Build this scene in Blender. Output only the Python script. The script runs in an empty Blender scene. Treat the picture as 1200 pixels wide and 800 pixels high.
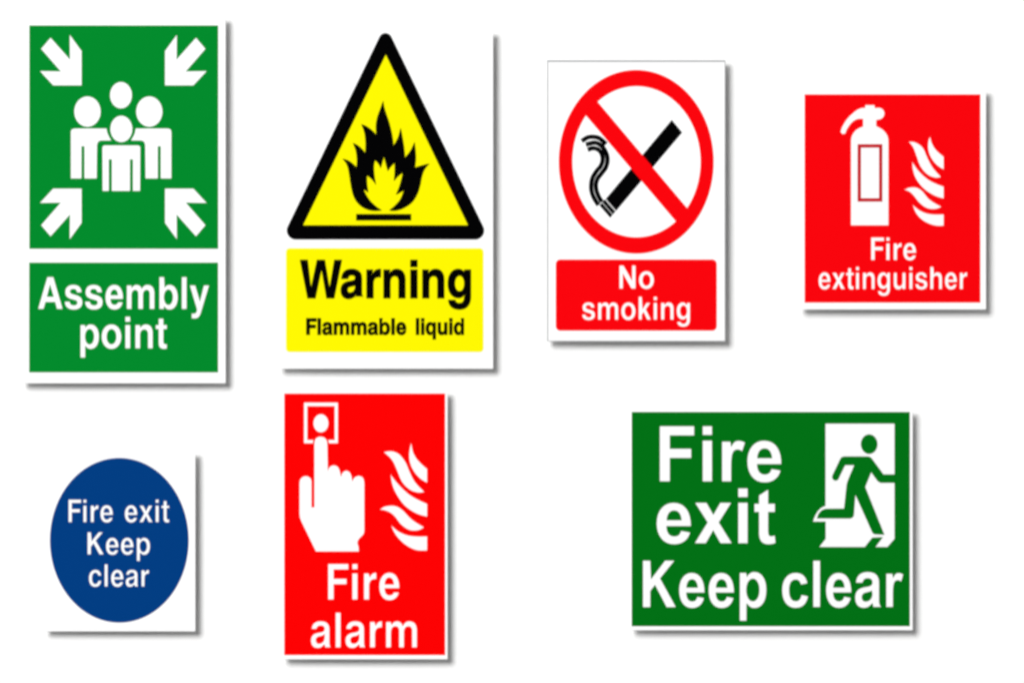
import bpy, math
from mathutils import Vector
from mathutils.geometry import tessellate_polygon

# ------------------------------------------------------------------ scene, camera, light
S = bpy.context.scene
COL = S.collection
PX = 0.001                       # one millimetre on the wall for each unit of the layout below
BOARD = 0.0120                   # how far the front of a sign stands off the wall, m
THICK = 3.0                      # thickness of a sign board, mm

cam_d = bpy.data.cameras.new('camera')
cam = bpy.data.objects.new('camera', cam_d); COL.objects.link(cam)
CAM_DIST = 8.0
cam.location = (0, -(CAM_DIST + BOARD), 0)
cam.rotation_euler = (math.radians(90), 0, 0)
cam_d.sensor_width = 36.0
cam_d.lens = 36.0 * CAM_DIST / 1.2
cam_d.clip_start = 0.1; cam_d.clip_end = 100
S.camera = cam

world = bpy.data.worlds.new('World'); S.world = world
world.use_nodes = True
bg = world.node_tree.nodes['Background']
bg.inputs['Color'].default_value = (1, 1, 1, 1)
bg.inputs['Strength'].default_value = 0.27

key_d = bpy.data.lights.new('key_softbox', 'AREA')
key = bpy.data.objects.new('key_softbox', key_d); COL.objects.link(key)
key.location = (-13.6, -20.0, 13.6)
key.rotation_euler = (math.radians(90), 0, 0)      # parallel to the wall, facing it
key_d.shape = 'DISK'; key_d.size = 17.5
key_d.energy = 14500
key_d.color = (1, 1, 1)

vs = S.view_settings
S.display_settings.display_device = 'sRGB'
vs.view_transform = 'Standard'; vs.look = 'None'; vs.exposure = 0; vs.gamma = 1
vs.use_curve_mapping = False
S.render.engine = 'CYCLES'
S.cycles.filter_width = 2.9
S.cycles.max_bounces = 6

# ------------------------------------------------------------------ materials
GAIN = 1.34                      # how bright a surface of albedo 1 comes out on the wall
def lin(v):
    v /= 255.0
    return v / 12.92 if v <= 0.04045 else ((v + 0.055) / 1.055) ** 2.4

def material(name, rgb, albedo=False, rough=0.5, spec=0.012, vary=0.012, grain=0.006, scale=90.0):
    m = bpy.data.materials.new(name); m.use_nodes = True
    nt = m.node_tree; nodes = nt.nodes; links = nt.links
    b = nodes['Principled BSDF']
    c = rgb if albedo else [lin(v) / GAIN for v in rgb]
    tc = nodes.new('ShaderNodeTexCoord')
    n = nodes.new('ShaderNodeTexNoise'); n.inputs['Scale'].default_value = 9.0; n.inputs['Detail'].default_value = 5
    links.new(tc.outputs['Object'], n.inputs['Vector'])
    mix = nodes.new('ShaderNodeMixRGB')
    mix.inputs['Color1'].default_value = [max(0, x * (1 - vary)) for x in c] + [1]
    mix.inputs['Color2'].default_value = [min(0.9, x * (1 + vary)) for x in c] + [1]
    links.new(n.outputs['Fac'], mix.inputs['Fac'])
    links.new(mix.outputs['Color'], b.inputs['Base Color'])
    g = nodes.new('ShaderNodeTexNoise'); g.inputs['Scale'].default_value = scale; g.inputs['Detail'].default_value = 3
    links.new(tc.outputs['Object'], g.inputs['Vector'])
    bump = nodes.new('ShaderNodeBump'); bump.inputs['Strength'].default_value = grain; bump.inputs['Distance'].default_value = 0.001
    links.new(g.outputs['Fac'], bump.inputs['Height']); links.new(bump.outputs['Normal'], b.inputs['Normal'])
    mr = nodes.new('ShaderNodeMapRange')
    mr.inputs['To Min'].default_value = rough - 0.06; mr.inputs['To Max'].default_value = rough + 0.06
    links.new(g.outputs['Fac'], mr.inputs['Value']); links.new(mr.outputs['Result'], b.inputs['Roughness'])
    b.inputs['Specular IOR Level'].default_value = spec
    return m

M = dict(
    wall=material('white_wall_paint', (0.82, 0.82, 0.815), True, 0.7, 0.02, 0.008, 0.03, 160),
    board=material('white_sign_board', (0.83, 0.83, 0.83), True, 0.5, 0.02, 0.006),
    white=material('white_print', (0.80, 0.80, 0.80), True, 0.5, 0.02, 0.006),
    green=material('bright_green_vinyl', (0, 139, 44)),
    deep_green=material('deep_green_vinyl', (0, 115, 21)),
    red=material('signal_red_vinyl', (255, 3, 12)),
    crimson=material('crimson_print', (202, 14, 30)),
    pure_red=material('pure_red_vinyl', (258, 0, 1)),
    yellow=material('warning_yellow_vinyl', (258, 251, 0)),
    blue=material('mandatory_blue_vinyl', (0, 62, 132)),
    black=material('black_print', (0.0006, 0.0006, 0.0008), True, 0.55, 0.005),
    grey=material('grey_edge_line', (190, 191, 192)),
)

# ------------------------------------------------------------------ 2D outline helpers (x right, y down, millimetres from the wall's upper left)
def spline(pts, closed=True, n=7):
    """(x, y) is a corner, (x, y, 0) a point the curve runs smoothly through."""
    out = []; N = len(pts)
    rng = range(N) if closed else range(N - 1)
    def P(i): return pts[i % N] if closed else pts[max(0, min(N - 1, i))]
    for i in rng:
        p1, p2 = P(i), P(i + 1)
        a = Vector(p1[:2]); b = Vector(p2[:2])
        c1, c2 = len(p1) == 2, len(p2) == 2
        out.append((a.x, a.y))
        if c1 and c2: continue
        p0 = Vector(P(i - 1)[:2]); p3 = Vector(P(i + 2)[:2])
        L = (b - a).length
        def tan(u, v, w):
            d = (w - u)
            return d.normalized() * L if d.length > 1e-9 else Vector((0, 0))
        t1 = tan(p0, a, b) if not c1 else None
        t2 = tan(a, b, p3) if not c2 else None
        if t1 is None: t1 = (b - a) * 1.5 - t2 * 0.5
        if t2 is None: t2 = (b - a) * 1.5 - t1 * 0.5
        for k in range(1, n):
            t = k / n
            h = (2*t**3 - 3*t*t + 1) * a + (t**3 - 2*t*t + t) * t1 + (-2*t**3 + 3*t*t) * b + (t**3 - t*t) * t2
            out.append((h.x, h.y))
    if not closed: out.append(tuple(pts[-1][:2]))
    return out

def ellipse(cx, cy, rx, ry, n=72):
    return [(cx + rx * math.cos(2*math.pi*k/n), cy + ry * math.sin(2*math.pi*k/n)) for k in range(n)]
def rect(x0, y0, x1, y1): return [(x0, y0), (x1, y0), (x1, y1), (x0, y1)]
def rounded(poly, r, n=6):
    """round every corner of a polygon; r is one radius or one for each corner"""
    out = []; N = len(poly)
    rs = r if isinstance(r, (list, tuple)) else [r] * N
    for i in range(N):
        p = Vector(poly[i]); a = (Vector(poly[i-1]) - p).normalized(); b = (Vector(poly[(i+1) % N]) - p).normalized()
        if rs[i] <= 0: out.append(tuple(p)); continue
        half = a.angle(b) / 2
        d = rs[i] / math.tan(half)
        c = p + (a + b).normalized() * (rs[i] / math.sin(half))
        s = p + a * d - c; e = p + b * d - c
        a0 = math.atan2(s.y, s.x); da = math.atan2(e.y, e.x) - a0
        while da > math.pi: da -= 2*math.pi
        while da < -math.pi: da += 2*math.pi
        for k in range(n + 1):
            t = a0 + da * k / n
            out.append((c.x + rs[i]*math.cos(t), c.y + rs[i]*math.sin(t)))
    return out
def stroke(pts, w, n=7):
    line = spline([(*p[:2], 0) for p in pts], False, n); L = []; R = []
    for i, p in enumerate(line):
        a = Vector(line[max(0, i-1)]); b = Vector(line[min(len(line)-1, i+1)])
        d = (b - a).normalized(); nrm = Vector((-d.y, d.x)) * w / 2
        L.append((p[0] + nrm.x, p[1] + nrm.y)); R.append((p[0] - nrm.x, p[1] - nrm.y))
    return L + R[::-1]

def weight(loop, d, hole=False):
    """move a closed outline outwards by d (inwards when negative); a hole moves the other way"""
    N = len(loop)
    area = sum(loop[i][0] * loop[(i+1) % N][1] - loop[(i+1) % N][0] * loop[i][1] for i in range(N))
    sg = (1 if area > 0 else -1) * (-1 if hole else 1) * d
    out = []
    for i in range(N):
        p = Vector(loop[i]); a = (p - Vector(loop[i-1])).normalized(); b = (Vector(loop[(i+1) % N]) - p).normalized()
        na = Vector((a.y, -a.x)); nb = Vector((b.y, -b.x))
        m = na + nb
        k = m.dot(na)
        q = p + (m / k if k > 0.35 else nb) * sg
        out.append((q.x, q.y))
    return out

# ------------------------------------------------------------------ objects
def to_world(x, y): return (x - 600) * PX, (400 - y) * PX
ORIGIN = {}                      # world position of every object's origin

def plate(name, shapes, z0, z1, mat, parent=None, label=None, bevel=0.0):
    """one mesh from outlines with holes: shapes = [(outer, [holes])]; z0..z1 = how far its back and front stand off the wall (mm)"""
    shapes = [s if isinstance(s, tuple) and len(s) == 2 and isinstance(s[1], list) and (not s[1] or isinstance(s[1][0], list)) else (s, []) for s in shapes]
    spread = 0 if name in ('lettering', 'edge_line', 'mounting_block') else -0.25 if mat == 'white' else 0.4 if 'panel' in name or 'disc' in name else 0.2      # ink spread
    if spread: shapes = [(weight(o, spread), [weight(h, spread, True) for h in hs]) for o, hs in shapes]
    allp = [p for o, hs in shapes for p in o]
    cx = (min(p[0] for p in allp) + max(p[0] for p in allp)) / 2
    cy = (min(p[1] for p in allp) + max(p[1] for p in allp)) / 2
    wx, wz = to_world(cx, cy); wy = -z0 * PX
    verts = []; faces = []
    dz = (z1 - z0) * PX
    for outer, holes in shapes:
        loops = [[Vector(((x - cx) * PX, (cy - y) * PX, 0)) for x, y in l] for l in [outer] + holes]
        flat = [v for l in loops for v in l]
        tris = tessellate_polygon(loops)
        b = len(verts); n = len(flat)
        verts += [(v.x, 0, v.y) for v in flat] + [(v.x, -dz, v.y) for v in flat]
        for t in tris:
            a_, b_, c_ = (flat[i] for i in t)
            t = tuple(t)
            if (b_ - a_).cross(c_ - a_).z < 0: t = t[::-1]
            faces.append(tuple(b + n + i for i in t))             # front, towards the camera
            faces.append(tuple(b + i for i in t[::-1]))
        k = 0
        for li, l in enumerate(loops):
            area = sum(l[i].x * l[(i+1) % len(l)].y - l[(i+1) % len(l)].x * l[i].y for i in range(len(l)))
            ccw = (area > 0) == (li == 0)
            for i in range(len(l)):
                p, q = b + k + i, b + k + (i + 1) % len(l)
                faces.append((p, q, q + n, p + n) if ccw else (q, p, p + n, q + n))
            k += len(l)
    me = bpy.data.meshes.new(name); me.from_pydata(verts, [], faces); me.update()
    me.materials.append(M[mat])
    return link(name, me, (wx, wy, wz), parent, label)

def link(name, data, loc, parent=None, label=None):
    o = bpy.data.objects.new(name, data); COL.objects.link(o)
    pw = ORIGIN[parent] if parent else (0, 0, 0)
    o.parent = parent
    o.location = tuple(a - b for a, b in zip(loc, pw))
    ORIGIN[o] = loc
    if label: o['label'] = label
    return o

def board(parent, x0, y0, x1, y1, r=0.5):
    """white board standing off the wall, its front edge eased by half a millimetre"""
    e = 0.5; T = BOARD / PX
    cx, cy = (x0 + x1) / 2, (y0 + y1) / 2
    rings = [(T - THICK, 0), (T - e, 0), (T - e*0.3, e*0.3), (T, e)]
    verts = []; faces = []
    for z, i in rings:
        for x, y in rounded(rect(x0 + i, y0 + i, x1 - i, y1 - i), max(0.2, r), 3):
            verts.append(((x - cx) * PX, -z * PX, (cy - y) * PX))
    n = len(verts) // len(rings)
    for k in range(len(rings) - 1):
        for i in range(n):
            j = (i + 1) % n
            faces.append((k*n + i, (k+1)*n + i, (k+1)*n + j, k*n + j))
    faces.append(tuple(range(n)))
    faces.append(tuple(reversed(range(3*n, 4*n))))
    me = bpy.data.meshes.new('board'); me.from_pydata(verts, [], faces); me.update()
    me.materials.append(M['board'])
    wx, wz = to_world(cx, cy)
    b = link('board', me, (wx, 0, wz), parent)
    plate('mounting_block', [rect(x0 + 32, y0 + 32, x1 - 32, y1 - 32)], 0.05, T - THICK - 0.05, 'board', parent, 'block that holds the board off the wall')
    return b

def sign(name, box, label):
    x0, y0, x1, y1 = box
    wx, wz = to_world((x0 + x1) / 2, y1)
    o = link(name, None, (wx, 0, wz), None, label)
    o.empty_display_size = 0.05
    o['category'] = 'sign'; o['group'] = 'safety signs mounted on the white wall'
    board(o, x0, y0, x1, y1)
    return o

T0 = BOARD / PX                  # front face of a board, mm off the wall
L1 = (T0 + 0.02, T0 + 0.16)      # first printed layer
L2 = (T0 + 0.18, T0 + 0.30)      # second layer, on the first
L3 = (T0 + 0.32, T0 + 0.44)      # third layer

# ------------------------------------------------------------------ lettering: bold grotesque outlines, 1000 units to the em, y up
def O(x0, x1, y0, y1, k=0.58):
    cx, cy = (x0 + x1) / 2, (y0 + y1) / 2; a, b = (x1 - x0) / 2 * k, (y1 - y0) / 2 * k
    return f'M{x1},{cy} C{x1},{cy+b} {cx+a},{y1} {cx},{y1} C{cx-a},{y1} {x0},{cy+b} {x0},{cy} C{x0},{cy-b} {cx-a},{y0} {cx},{y0} C{cx+a},{y0} {x1},{cy-b} {x1},{cy}'
def R(x0, y0, x1, y1): return f'M{x0},{y0} {x1},{y0} {x1},{y1} {x0},{y1}'
BOWL = O(200, 436, 98, 434)
G_ = {  # advance, outer contours each with its holes
 'l': (278, [[R(69, 0, 209, 718)]]),
 'i': (278, [[R(69, 0, 209, 532)], [R(69, 598, 209, 718)]]),
 'F': (611, [['M73,0 73,718 567,718 567,592 223,592 223,427 525,427 525,301 223,301 223,0']]),
 'N': (722, [['M69,0 69,718 223,718 513,234 513,718 653,718 653,0 499,0 209,479 209,0']]),
 'K': (722, [['M73,0 73,718 223,718 223,430 494,718 682,718 408,442 708,0 522,0 306,335 223,248 223,0']]),
 'A': (722, [['M20,0 276,718 446,718 702,0 540,0 490,154 230,154 178,0', 'M360,556 273,280 447,280']]),
 'W': (944, [['M5,718 160,718 260,212 390,718 554,718 684,206 787,718 939,718 768,0 606,0 471,529 338,0 173,0']]),
 'x': (556, [['M15,532 185,532 279,380 375,532 537,532 361,274 545,0 377,0 277,164 176,0 11,0 194,274']]),
 'k': (556, [['M69,0 69,718 203,718 203,330 363,532 528,532 352,326 546,0 388,0 260,224 203,160 203,0']]),
 'y': (556, [['M10,532 166,532 285,162 397,532 548,532 337,-40 C298,-150 262,-212 155,-212 C120,-212 90,-210 62,-206 L62,-94 C80,-97 110,-100 135,-96 C190,-88 212,-46 206,0']]),
 's': (556, [['M500,370 363,370 C358,428 320,446 270,446 C222,446 182,430 182,392 C182,352 230,342 300,326 C420,300 520,268 520,158 C520,40 420,-14 280,-14 C140,-14 35,40 30,170 L172,170 C176,110 220,88 284,88 C335,88 376,106 376,146 C376,186 330,196 262,210 C140,236 44,262 44,380 C44,495 150,546 268,546 C392,546 492,500 500,370']]),
 'e': (556, [['M523,222 180,222 C182,140 220,100 286,100 C334,100 366,122 378,158 L514,158 C488,44 400,-14 282,-14 C130,-14 34,96 34,266 C34,430 132,546 280,546 C440,546 526,420 523,222', 'M183,314 374,314 C366,390 334,432 280,432 C222,432 188,392 183,314']]),
 'c': (556, [['M522,340 386,340 C378,400 344,432 292,432 C212,432 178,360 178,266 C178,172 212,100 290,100 C344,100 380,136 388,200 L524,200 C512,66 420,-14 288,-14 C134,-14 34,96 34,262 C34,434 136,546 292,546 C430,546 514,466 522,340']]),
 'o': (611, [[O(34, 578, -14, 546), O(178, 434, 100, 432)]]),
 'p': (611, [['M66,-207 66,532 199,532 199,462 C232,516 280,546 346,546 C478,546 578,446 578,270 C578,90 486,-14 350,-14 C286,-14 234,14 203,62 L203,-207', BOWL]]),
 'b': (611, [['M66,0 66,718 203,718 203,468 C232,518 282,546 348,546 C480,546 578,440 578,264 C578,90 484,-14 350,-14 C284,-14 232,14 199,70 L199,0', BOWL]]),
 'g': (611, [['M545,532 545,24 C545,-130 452,-217 294,-217 C150,-217 58,-160 48,-50 L190,-50 C200,-92 238,-110 292,-110 C364,-110 408,-74 408,10 L408,76 C376,30 330,4 268,4 C128,4 34,110 34,276 C34,440 130,546 264,546 C332,546 382,516 414,460 L414,532', O(178, 412, 116, 434)]]),
 'n': (611, [['M65,0 65,532 198,532 198,458 C232,516 288,546 358,546 C470,546 546,480 546,346 L546,0 409,0 409,316 C409,390 372,424 314,424 C248,424 202,382 202,300 L202,0']]),
 'h': (611, [['M65,0 65,718 202,718 202,462 C232,516 288,546 358,546 C470,546 546,480 546,346 L546,0 409,0 409,316 C409,390 372,424 314,424 C248,424 202,382 202,300 L202,0']]),
 'm': (889, [['M63,0 63,532 195,532 195,464 C228,518 278,546 336,546 C402,546 452,514 478,460 C510,514 566,546 628,546 C744,546 826,486 826,356 L826,0 689,0 689,330 C689,396 664,424 612,424 C548,424 514,380 514,310 L514,0 376,0 376,330 C376,396 350,424 298,424 C236,424 200,382 200,300 L200,0']]),
 'r': (389, [['M65,0 65,532 196,532 196,440 C226,510 284,550 373,545 L373,402 C264,414 204,374 204,270 L204,0']]),
 't': (333, [['M90,676 227,676 227,532 322,532 322,432 227,432 227,160 C227,106 250,100 322,104 L322,-2 C290,-10 262,-12 240,-12 C130,-12 90,36 90,130 L90,432 10,432 10,532 90,532']]),
 'a': (556, [['M46,372 C52,490 140,546 274,546 C414,546 496,490 496,376 L496,110 C496,60 504,34 528,18 L528,0 378,0 C370,18 366,38 364,60 C318,10 264,-14 200,-14 C96,-14 30,46 30,146 C30,252 100,296 216,312 C310,324 358,332 358,382 C358,424 324,440 272,440 C216,440 188,416 182,372', 'M358,256 C336,238 300,232 256,224 C196,214 168,196 168,154 C168,112 196,92 236,92 C306,92 358,140 358,210']]),
 # slant-cut forms of the fire exit sign
 'T': (333, [['M83,519 83,625 220,706 220,519 314,519 314,405 220,405 220,178 C220,116 230,98 260,98 C278,98 296,104 312,110 L324,6 C292,-8 256,-14 222,-14 C132,-14 83,30 83,140 L83,405 18,405 18,519']]),
 'R': (389, [['M65,0 65,519 192,519 192,446 C226,506 250,530 304,530 C336,530 366,522 398,504 L356,386 C330,402 310,410 290,410 C226,410 202,366 202,190 L202,0']]),
 'E': (556, [['M523,222 180,222 C182,140 220,96 286,96 C334,96 366,118 378,168 L514,146 C484,40 400,-14 282,-14 C130,-14 34,96 34,262 C34,424 132,532 276,532 C440,532 526,410 523,222', 'M183,306 384,306 C376,386 338,424 284,424 C226,424 190,384 183,306']]),
 'C': (556, [['M524,364 389,342 C382,394 350,420 298,420 C214,420 178,360 178,266 C178,160 214,98 300,98 C354,98 388,128 402,194 L537,172 C510,48 430,-14 294,-14 C134,-14 34,96 34,259 C34,424 136,532 296,532 C424,532 500,476 524,364']]),
}
def _contour(path):
    toks = path.replace('M', ' M ').replace('C', ' C ').replace('L', ' L ').split()
    pts = []; mode = 'M'; buf = []
    for t in toks:
        if t in 'MCL': mode = t; buf = []; continue
        p = tuple(float(v) for v in t.split(','))
        if mode in 'ML': pts.append(p)
        else:
            buf.append(p)
            if len(buf) == 3:
                p0 = pts[-1]
                for k in range(1, 9):
                    u = k / 8; w = 1 - u
                    pts.append(tuple(w**3*p0[i] + 3*w*w*u*buf[0][i] + 3*w*u*u*buf[1][i] + u**3*buf[2][i] for i in (0, 1)))
                buf = []
    if (abs(pts[0][0] - pts[-1][0]) + abs(pts[0][1] - pts[-1][1])) < 1e-6: pts.pop()
    return pts
GLYPH = {k: (a, [[_contour(c) for c in part] for part in parts]) for k, (a, parts) in G_.items()}
def _mirror(k, src, f): a, parts = GLYPH[src]; GLYPH[k] = (a, [[[f(x, y) for x, y in c] for c in p] for p in parts])
_mirror('d', 'b', lambda x, y: (611 - x, y))
_mirror('q', 'p', lambda x, y: (611 - x, y))
_mirror('u', 'n', lambda x, y: (611 - x, 532 - y))

def word(text, left, right, base, cap, mat, parent, layer, label, track=0, swap=None, kern=None, d=-0.35, trim=0.1):
    """set one word between left and right on a baseline with a given capital height"""
    x = 0; placed = []
    for i, ch in enumerate(text):
        g = (swap or {}).get(ch, ch)
        adv, parts = GLYPH[g]
        x += (kern or {}).get(text[max(0, i-1):i+1] if i else '', 0)
        placed.append((x, parts)); x += adv + track
    xs = [ox + p[0] for ox, parts in placed for part in parts for p in part[0]]
    x0, x1 = min(xs), max(xs)
    left += trim + d; right -= trim + d; base -= trim + d; cap -= 2 * (trim + d)
    sx = (right - left) / (x1 - x0); sy = cap / 718
    f = lambda ox, p: (left + (ox + p[0] - x0) * sx, base - p[1] * sy)
    shapes = [(weight([f(ox, p) for p in part[0]], d), [weight([f(ox, p) for p in h], d, True) for h in part[1:]]) for ox, parts in placed for part in parts]
    return plate('lettering', shapes, *layer, mat, parent, label)

# ------------------------------------------------------------------ the wall
wm = bpy.data.meshes.new('wall')
W2, H2, D2 = 1.1, 0.85, 0.05
wm.from_pydata([(-W2, 0, -H2), (W2, 0, -H2), (W2, 0, H2), (-W2, 0, H2), (-W2, D2, -H2), (W2, D2, -H2), (W2, D2, H2), (-W2, D2, H2)], [],
               [(0, 1, 2, 3), (5, 4, 7, 6), (4, 0, 3, 7), (1, 5, 6, 2), (3, 2, 6, 7), (4, 5, 1, 0)])
wm.materials.append(M['wall'])
wall = bpy.data.objects.new('wall', wm); COL.objects.link(wall)
wall['kind'] = 'structure'; wall['label'] = 'plain white wall behind all seven safety signs'

# ------------------------------------------------------------------ assembly point sign
s = sign('assembly_point_sign', (25, 20, 264.5, 449), 'tall green and white assembly point sign with four people and four arrows')
top = plate('picture_panel', [rect(34.7, 30.5, 255.3, 291.2)], *L1, 'green', s, 'upper green panel with the group of people')
arrow = [(59.3, 44.3), (81.8, 70.2), (82, 41.2), (95.8, 60.2), (95.8, 100.5), (62.3, 100.5), (47, 83.4), (71.2, 84.2), (48, 57.6)]
for mx, my in ((0, 0), (1, 0), (0, 1), (1, 1)):
    plate('arrow', [[((289 - x) if mx else x, (321.5 - y) if my else y) for x, y in arrow]], *L2, 'white', top)
side = spline([(125, 150.6), (126.4, 157, 0), (130.8, 165), (119, 165), (115.4, 166.4, 0), (113.9, 170.5), (113.5, 209.4), (98.8, 209.4), (98.8, 171.8), (95.7, 171.8), (95.7, 209.4), (82.9, 209.4), (82.9, 155.5), (84, 151.9, 0), (87.8, 150.6)])
plate('person_symbol', [side, ellipse(102.5, 131, 15.6, 17.9)], *L2, 'white', top, 'left figure of the group')
plate('person_symbol', [[(283.9 - x, y) for x, y in side], ellipse(175, 131, 15.5, 17.9)], *L2, 'white', top, 'right figure of the group')
front = rounded([(119.8, 170.4), (164.6, 170.4), (164.3, 224), (155.6, 224), (155.6, 187.1), (152.5, 187.1), (152.5, 224), (130.9, 224), (130.9, 187.1), (127.7, 187.1), (127.7, 224), (120.1, 224)], [3, 3] + [0] * 10)
plate('person_symbol', [front, ellipse(142.2, 151.3, 13, 15.6)], *L2, 'white', top, 'front figure of the group')
plate('person_symbol', [ellipse(141.8, 111.8, 13, 15.6)], *L2, 'white', top, 'head of the rear figure of the group')
low = plate('text_panel', [rect(34.5, 308, 255.2, 435.8)], *L1, 'green', s, 'lower green panel with the words')
word('Assembly', 44.7, 245, 361.9, 37.2, 'white', low, L2, 'white word Assembly')
word('point', 94.4, 195.5, 408, 36.9, 'white', low, L2, 'white word point')

# ------------------------------------------------------------------ flammable liquid sign
s = sign('flammable_liquid_sign', (326, 36, 578, 432), 'white sign with yellow and black flame triangle above a yellow warning panel')
AX = 451.7
tri = rounded([(AX, 29.4), (AX + 121.8, 280.6), (AX - 121.8, 280.6)], [7.6, 10.5, 10.5], 10)
t = plate('warning_triangle', [tri], *L1, 'black', s, 'black rounded triangle border')
plate('triangle_field', [[(AX + 0.4, 65), (548, 263.7), (355.7, 263.7)]], *L2, 'yellow', t, 'yellow field inside the triangle')
flame = spline([(447.6, 246.5), (436, 246.9, 0), (426, 243.6, 0), (418.5, 237.2, 0), (414, 229, 0), (411.3, 218, 0), (409.6, 207, 0), (407.8, 197, 0), (405.3, 191, 0), (401.2, 186.2),
    (409, 188.8, 0), (417.8, 196), (418.2, 187, 0), (417, 177, 0), (413.5, 167.6), (421, 171.8, 0), (428, 179), (428.3, 167, 0), (427, 155.5, 0), (423.3, 145.6),
    (432, 149.8, 0), (440.9, 157.8), (440.5, 147, 0), (442.2, 137.5, 0), (446, 127, 0), (449, 118.4), (450.8, 128, 0), (456, 143.5, 0), (459.5, 158, 0), (461.2, 170.6),
    (466.3, 161.5, 0), (469.4, 150), (471.5, 160.5, 0), (473.5, 172.5, 0), (474.6, 184.6), (481, 176.8, 0), (485.7, 166.5), (487, 177, 0), (487.4, 186, 0), (486.3, 196.5),
    (494.5, 194, 0), (503.4, 191.8), (498, 198, 0), (494.7, 206, 0), (492.5, 217, 0), (489.3, 227, 0), (483.5, 236.5, 0), (474.5, 243.2, 0), (464, 246.9, 0), (456, 246.5),
    (462.5, 241.3, 0), (469, 233.8, 0), (473, 223.4), (468.3, 226, 0), (464, 228.3), (468, 218.5, 0), (470.6, 209, 0), (471.9, 202.6), (466.5, 206.7, 0), (461.6, 212.4), (462.4, 203, 0), (462.3, 191.2),
    (458, 195.5, 0), (454.5, 200.6), (452.2, 192.5, 0), (450, 183.8), (448, 190.5, 0), (446.2, 197.2), (443.4, 192, 0), (439.5, 187.8), (438.2, 195, 0), (438.8, 206, 0), (440.7, 216.8), (436, 210.5, 0), (430, 205.7), (430.2, 216, 0), (431.8, 226), (429, 223.8, 0), (426, 222.2), (432, 233, 0), (439.5, 241, 0)], True, 5)
plate('flame_symbol', [flame], *L3, 'black', t)
plate('base_bar', [rect(417.5, 251, 481.7, 258.3)], *L3, 'black', t, 'black bar under the flame')
p = plate('text_panel', [rounded(rect(335.4, 291.2, 566.2, 412), 4)], *L1, 'yellow', s, 'yellow panel with the words')
word('Warning', 351.5, 552, 349.6, 45.2, 'black', p, L2, 'large black word Warning', kern={'Wa': -40}, d=0.76, trim=-0.1)
word('Flammable', 358.8, 476.2, 392.3, 19.6, 'black', p, L2, 'small black word Flammable', kern={'Fl': -30}, d=0.56, trim=-0.1)
word('liquid', 487.3, 543.8, 392.3, 19.6, 'black', p, L2, 'small black word liquid', d=0.56, trim=-0.1)

# ------------------------------------------------------------------ no smoking sign
s = sign('no_smoking_sign', (640.8, 70.3, 850.2, 400), 'white no smoking sign with red crossed circle over a black cigarette')
plate('edge_line', [(rect(640.9, 70.6, 850.1, 399.9), [rect(642.4, 73.0, 849, 398.9)])], *L1, 'grey', s, 'thin grey line round the edge of the board')
A_, B_ = (700.5, 120.0), (804.6, 243.9); C_, D_ = (687.0, 135.0), (792.0, 258.9)
def side_of(p, a, b): return (b[0] - a[0]) * (p[1] - a[1]) - (b[1] - a[1]) * (p[0] - a[0])
inner = ellipse(745.8, 189.6, 75.3, 88.6, 720)
def arc(keep):
    idx = [i for i in range(720) if keep(inner[i])]
    st = next(i for i in idx if not keep(inner[i - 1]))
    return [inner[(st + k) % 720] for k in range(0, len(idx), 6)] + [inner[(st + len(idx) - 1) % 720]]
ring = plate('prohibition_circle', [(ellipse(745.5, 189.7, 90.6, 107.3, 120), [arc(lambda q: side_of(q, A_, B_) < 0), arc(lambda q: side_of(q, C_, D_) > 0)])], *L2, 'red', s, 'red ring with a diagonal bar')
cig = plate('cigarette_symbol', [[(787.2, 140.9), (799.2, 155.4), (722, 246.9), (710, 233.2)]], *L1, 'black', s, 'black cigarette under the red bar')
ux, uy = -0.645, 0.765; vx, vy = 0.66, 0.75
for off, w in ((3.5, 4.2), (8.6, 4.2)):
    mx, my = 716 + ux * off, 240.05 + uy * off
    plate('ash_stripe', [[(mx - vx*9.6 - ux*w/2, my - vy*9.6 - uy*w/2), (mx + vx*9 - ux*w/2, my + vy*9 - uy*w/2), (mx + vx*9 + ux*w/2, my + vy*9 + uy*w/2), (mx - vx*9.6 + ux*w/2, my - vy*9.6 + uy*w/2)]], *L1, 'black', cig)
for pts in ([(701.2, 240.4), (696.8, 233.4), (694, 227), (692.7, 219), (694.2, 209), (699.2, 200.5), (704, 194.6), (706.2, 187.5), (705.1, 180.6), (701.2, 175.6), (695, 173.7), (688.8, 175.6)],
            [(705.3, 236.6), (700.8, 228.6), (698.3, 219), (699.8, 210.4), (704.8, 203.4), (709.8, 196.4), (711.9, 188), (710.4, 179.6), (705.3, 171.6), (697.5, 167.4), (686.6, 169.5)],
            [(681.8, 165.4), (688.4, 161.4), (695, 160.5), (702.5, 162.3), (710.2, 168.9)]):
    plate('smoke_line', [stroke(pts, 4.9)], *L1, 'black', cig)
p = plate('text_panel', [rounded(rect(651.6, 304.4, 839.6, 387), 5)], *L1, 'red', s, 'red panel with the words')
word('No', 726, 766.2, 338, 26.8, 'white', p, L2, 'white word No', d=-0.5)
word('smoking', 682.4, 808.5, 374.4, 26.6, 'white', p, L2, 'white word smoking', d=-0.5)

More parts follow.
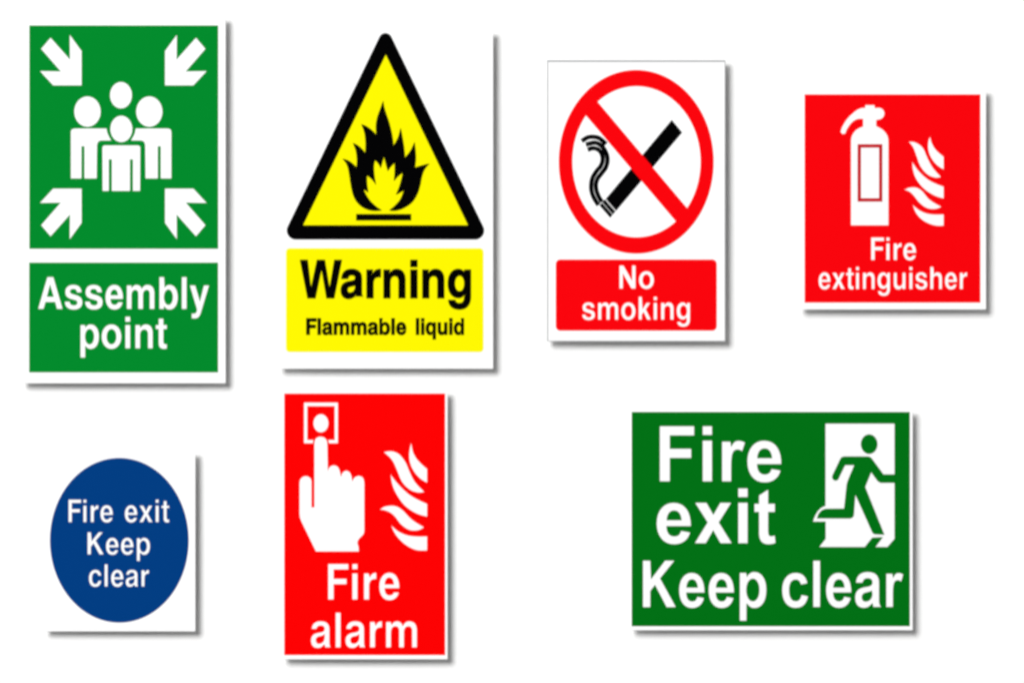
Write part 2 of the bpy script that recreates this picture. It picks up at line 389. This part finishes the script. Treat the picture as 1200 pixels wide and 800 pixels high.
# ------------------------------------------------------------------ fire extinguisher sign
s = sign('fire_extinguisher_sign', (937, 105, 1155.6, 362.7), 'red sign with a white fire extinguisher and flames, at the upper right')
p = plate('red_panel', [rect(943.2, 111.2, 1148.5, 354.2)], *L1, 'red', s)
ext = spline([(997.1, 264.2), (997.1, 166), (998.2, 159.5, 0), (1003, 152.6, 0), (1011.3, 148.3), (1011.3, 139.8), (1005, 139.9, 0), (998.7, 143.5, 0), (993, 151, 0), (990.7, 156.6), (987.5, 157.3, 0), (985, 155),
    (986.9, 148.7, 0), (993.5, 138.6, 0), (1002.3, 130.4, 0), (1008, 127.2, 0), (1013.7, 126.5), (1014, 123.3), (1024.8, 123.3), (1025.4, 126.8), (1031.5, 126.7, 0), (1035.3, 129.3, 0), (1036.5, 133.3, 0), (1035.2, 137.3, 0), (1031.8, 139.9, 0), (1026.9, 141), (1026.9, 147.9),
    (1035, 152.6, 0), (1040, 159.3, 0), (1041.2, 166), (1041.2, 264.2)])
e = plate('extinguisher_symbol', [ext], *L2, 'white', p)
plate('label_frame', [(rect(1005.1, 169.3, 1033.8, 236.2), [rect(1008.7, 173.0, 1030.3, 232.5)])], *L3, 'crimson', e, 'dark red outline on the extinguisher body')
for f in ([(1090, 159.8), (1092, 167.8, 0), (1096.7, 175.6, 0), (1105.9, 183.8), (1105.9, 198.8), (1097.3, 193, 0), (1090.6, 184, 0), (1087.6, 174, 0), (1088, 165.5, 0)],
          [(1064.8, 166.2), (1073, 167.2, 0), (1081.2, 173.2, 0), (1086.3, 184, 0), (1093.1, 196.6, 0), (1102.9, 207.4), (1095.8, 208.3, 0), (1086.2, 204, 0), (1078.6, 195, 0), (1073.9, 182.8, 0), (1070, 172.8, 0)],
          [(1069.1, 189.6), (1076.5, 200.4, 0), (1088.7, 211.2, 0), (1105.9, 218.8), (1105.9, 232.8), (1094.5, 229, 0), (1082.3, 220.8, 0), (1073.7, 210, 0), (1069.8, 199, 0)],
          [(1059.5, 222.6), (1066.2, 219.9, 0), (1073.7, 219.9, 0), (1080.3, 223.7, 0), (1089, 233.7, 0), (1103.4, 242.4), (1096, 245, 0), (1086.3, 243.9, 0), (1077.4, 237.6, 0), (1070.4, 229, 0), (1065.5, 224.6, 0)],
          [(1069.6, 239.8), (1077.5, 246.4, 0), (1088.7, 250.7, 0), (1105.9, 251.2), (1105.9, 264.6), (1095, 264.2, 0), (1082.5, 258.9, 0), (1074, 250.6, 0)]):
    plate('flame_tongue', [spline(f)], *L2, 'white', p)
word('Fire', 1021, 1073.4, 304.6, 26.2, 'white', p, L2, 'white word Fire', kern={'Fi': -45}, d=-0.5)
word('extinguisher', 959.4, 1133.2, 338.6, 25.8, 'white', p, L2, 'white word extinguisher', d=-0.5)

# ------------------------------------------------------------------ round blue sign
s = sign('keep_clear_sign', (51, 529, 229, 739.3), 'square white sign with round blue fire exit keep clear disc, lower left')
p = plate('blue_disc', [ellipse(139.8, 632.6, 80.9, 96, 128)], *L1, 'blue', s)
word('Fire', 80.4, 132.2, 611.3, 26.2, 'white', p, L2, 'white word Fire', kern={'Fi': -55}, d=-0.6)
word('exit', 146.4, 198.2, 611.3, 26.2, 'white', p, L2, 'white word exit', d=-0.6)
word('Keep', 102.7, 175.7, 649.1, 25.8, 'white', p, L2, 'white word Keep', d=-0.6)
word('clear', 104.3, 174.5, 686.6, 25.8, 'white', p, L2, 'white word clear', d=-0.6)

# ------------------------------------------------------------------ fire alarm sign
s = sign('fire_alarm_sign', (330.5, 458, 524.6, 772), 'tall red fire alarm sign with a white hand pressing a button')
p = plate('red_panel', [rect(333.4, 461.2, 521.3, 766.6)], *L1, 'pure_red', s)
plate('call_point_frame', [[(366.9, 519.2), (356.2, 519.2), (356.2, 471.4), (396.1, 471.4), (396.1, 519.2), (385.4, 519.2), (384.4, 515.1), (392.1, 515.1), (392.1, 475.8), (360.2, 475.8), (360.2, 515.1), (367.4, 515.1)]], *L2, 'white', p, 'white square outline of the call point')
plate('call_point_button', [ellipse(376.1, 495.7, 8.8, 10.7)], *L2, 'white', p, 'white dot in the square')
hand = spline([(368.3, 593.9), (368.3, 520), (369.2, 514.8, 0), (372.2, 512, 0), (376, 511.3, 0), (379.8, 512.3, 0), (382.6, 515, 0), (383.7, 520), (383.8, 552.2), (386.2, 547, 0), (391.3, 544.8, 0), (396.5, 547.5, 0), (399.6, 558.4),
    (401.4, 553.6, 0), (405.8, 551.1, 0), (410.4, 553.8, 0), (413, 563.8), (415.2, 559.4, 0), (420.5, 557.2, 0), (425.2, 559.4, 0), (427, 565.5), (427, 622), (425.6, 626, 0), (420.4, 631.6, 0), (419, 635.5, 0), (420.2, 640, 0), (420.6, 645.8), (370.2, 645.8), (353.3, 611), (351.4, 605.5, 0), (350.9, 600),
    (350.9, 566), (352.6, 560.2, 0), (358.4, 557.4, 0), (364, 560.2, 0), (365.2, 566), (365.2, 593.9)])
plate('hand_symbol', [hand], *L2, 'white', p, 'white hand with its forefinger raised to the button')
for f in ([(482, 517.6), (484.3, 530, 0), (489.8, 539, 0), (500.6, 549.2), (500.6, 565.4), (492, 560, 0), (484.4, 551, 0), (480, 540, 0), (479.7, 529, 0)],
          [(449.6, 529.4), (459, 528.4, 0), (467.3, 531.6, 0), (475, 541, 0), (480.1, 552.5, 0), (486.2, 564.2, 0), (497.5, 576), (490, 576.8, 0), (480, 573.2, 0), (471, 564, 0), (465, 550.2, 0), (459.3, 538.6, 0)],
          [(457.7, 555.4), (466, 566.2, 0), (478, 577.8, 0), (487, 583.6, 0), (500.6, 590), (500.6, 605), (488, 601.2, 0), (475, 592.6, 0), (466, 581, 0), (460.2, 569, 0)],
          [(445.2, 596.6), (452, 592.9, 0), (463, 592.5, 0), (471.3, 597, 0), (482.3, 608, 0), (497, 617.4), (490, 620.9, 0), (480, 620.6, 0), (470, 614.1, 0), (462.2, 604.2, 0), (455, 599, 0)],
          [(458.4, 614.6), (467, 622.2, 0), (480, 627.2, 0), (500.6, 628), (500.6, 644.5), (488, 644.1, 0), (476, 638.4, 0), (466.2, 629.4, 0), (461, 621.4, 0)]):
    plate('flame_tongue', [spline(f)], *L2, 'white', p)
word('Fire', 384.7, 467.8, 701.8, 41.3, 'white', p, L2, 'white word Fire', kern={'Fi': -40}, d=-0.75)
word('alarm', 364.6, 488.4, 757.8, 40.3, 'white', p, L2, 'white word alarm', d=-0.75)

# ------------------------------------------------------------------ fire exit sign
s = sign('fire_exit_sign', (738.6, 480.5, 1069.6, 738), 'wide dark green fire exit keep clear sign with a running figure')
p = plate('green_panel', [rect(740.6, 482.8, 1065.8, 732.8)], *L1, 'deep_green', s)
door = spline([(967.2, 496), (1048.4, 496), (1048.4, 631), (1040, 640.6), (959.8, 640.6), (967.4, 631), (967.4, 610.9), (952.6, 610.9), (954.6, 605, 0), (957.8, 599.3, 0), (962, 594.8, 0), (967.2, 592.2)])
d = plate('doorway_symbol', [door], *L2, 'white', p, 'white open doorway')
runner = spline([(989.5, 534.6), (1016.6, 534.6), (1019.8, 535.4, 0), (1022.2, 537.8), (1035.2, 555.6), (1048.6, 555.6), (1048.6, 565.3), (1032, 565.3), (1028.6, 563.4), (1020.8, 552.8), (1013.8, 570.2), (1036.2, 626), (1025.8, 625.5), (1023.6, 624.8, 0), (1022, 622.8), (1002.2, 579.6),
    (1000.6, 601.5), (999.5, 605.3, 0), (995.8, 607), (957.4, 606.9), (959.6, 601.4, 0), (963.6, 597.3, 0), (968.5, 595.8), (989.2, 595.6), (991.8, 571), (992.8, 565, 0), (1001.2, 544.6), (990.2, 544.6), (982.8, 560), (980.8, 562.3, 0), (977.8, 562.4, 0), (975.4, 560, 0), (975.6, 556.6), (984.4, 538.2), (986.4, 535.6, 0)])
plate('running_figure', [runner, ellipse(1018.5, 520.1, 9.6, 11.3)], *L3, 'deep_green', d, 'dark green running figure in the doorway')
plate('leg_shadow', [[(1022.2, 629.6), (1034.4, 629), (1025.4, 640.9), (1013.2, 640.9)]], *L3, 'deep_green', d, 'dark green slanted strip under the leading foot')
ARIAL = {'t': 'T', 'r': 'R', 'e': 'E', 'c': 'C'}
word('Fire', 773.3, 915.5, 563.6, 64.4, 'white', p, L2, 'white word Fire', swap=ARIAL, d=-0.5)
word('exit', 769.6, 908.8, 636, 64.0, 'white', p, L2, 'white word exit', swap=ARIAL, d=-0.5)
word('Keep', 753.5, 898, 710.8, 54.3, 'white', p, L2, 'white word Keep', swap=ARIAL, d=-0.5)
word('clear', 916.6, 1058.4, 710.6, 54.0, 'white', p, L2, 'white word clear', swap=ARIAL, d=-0.5)
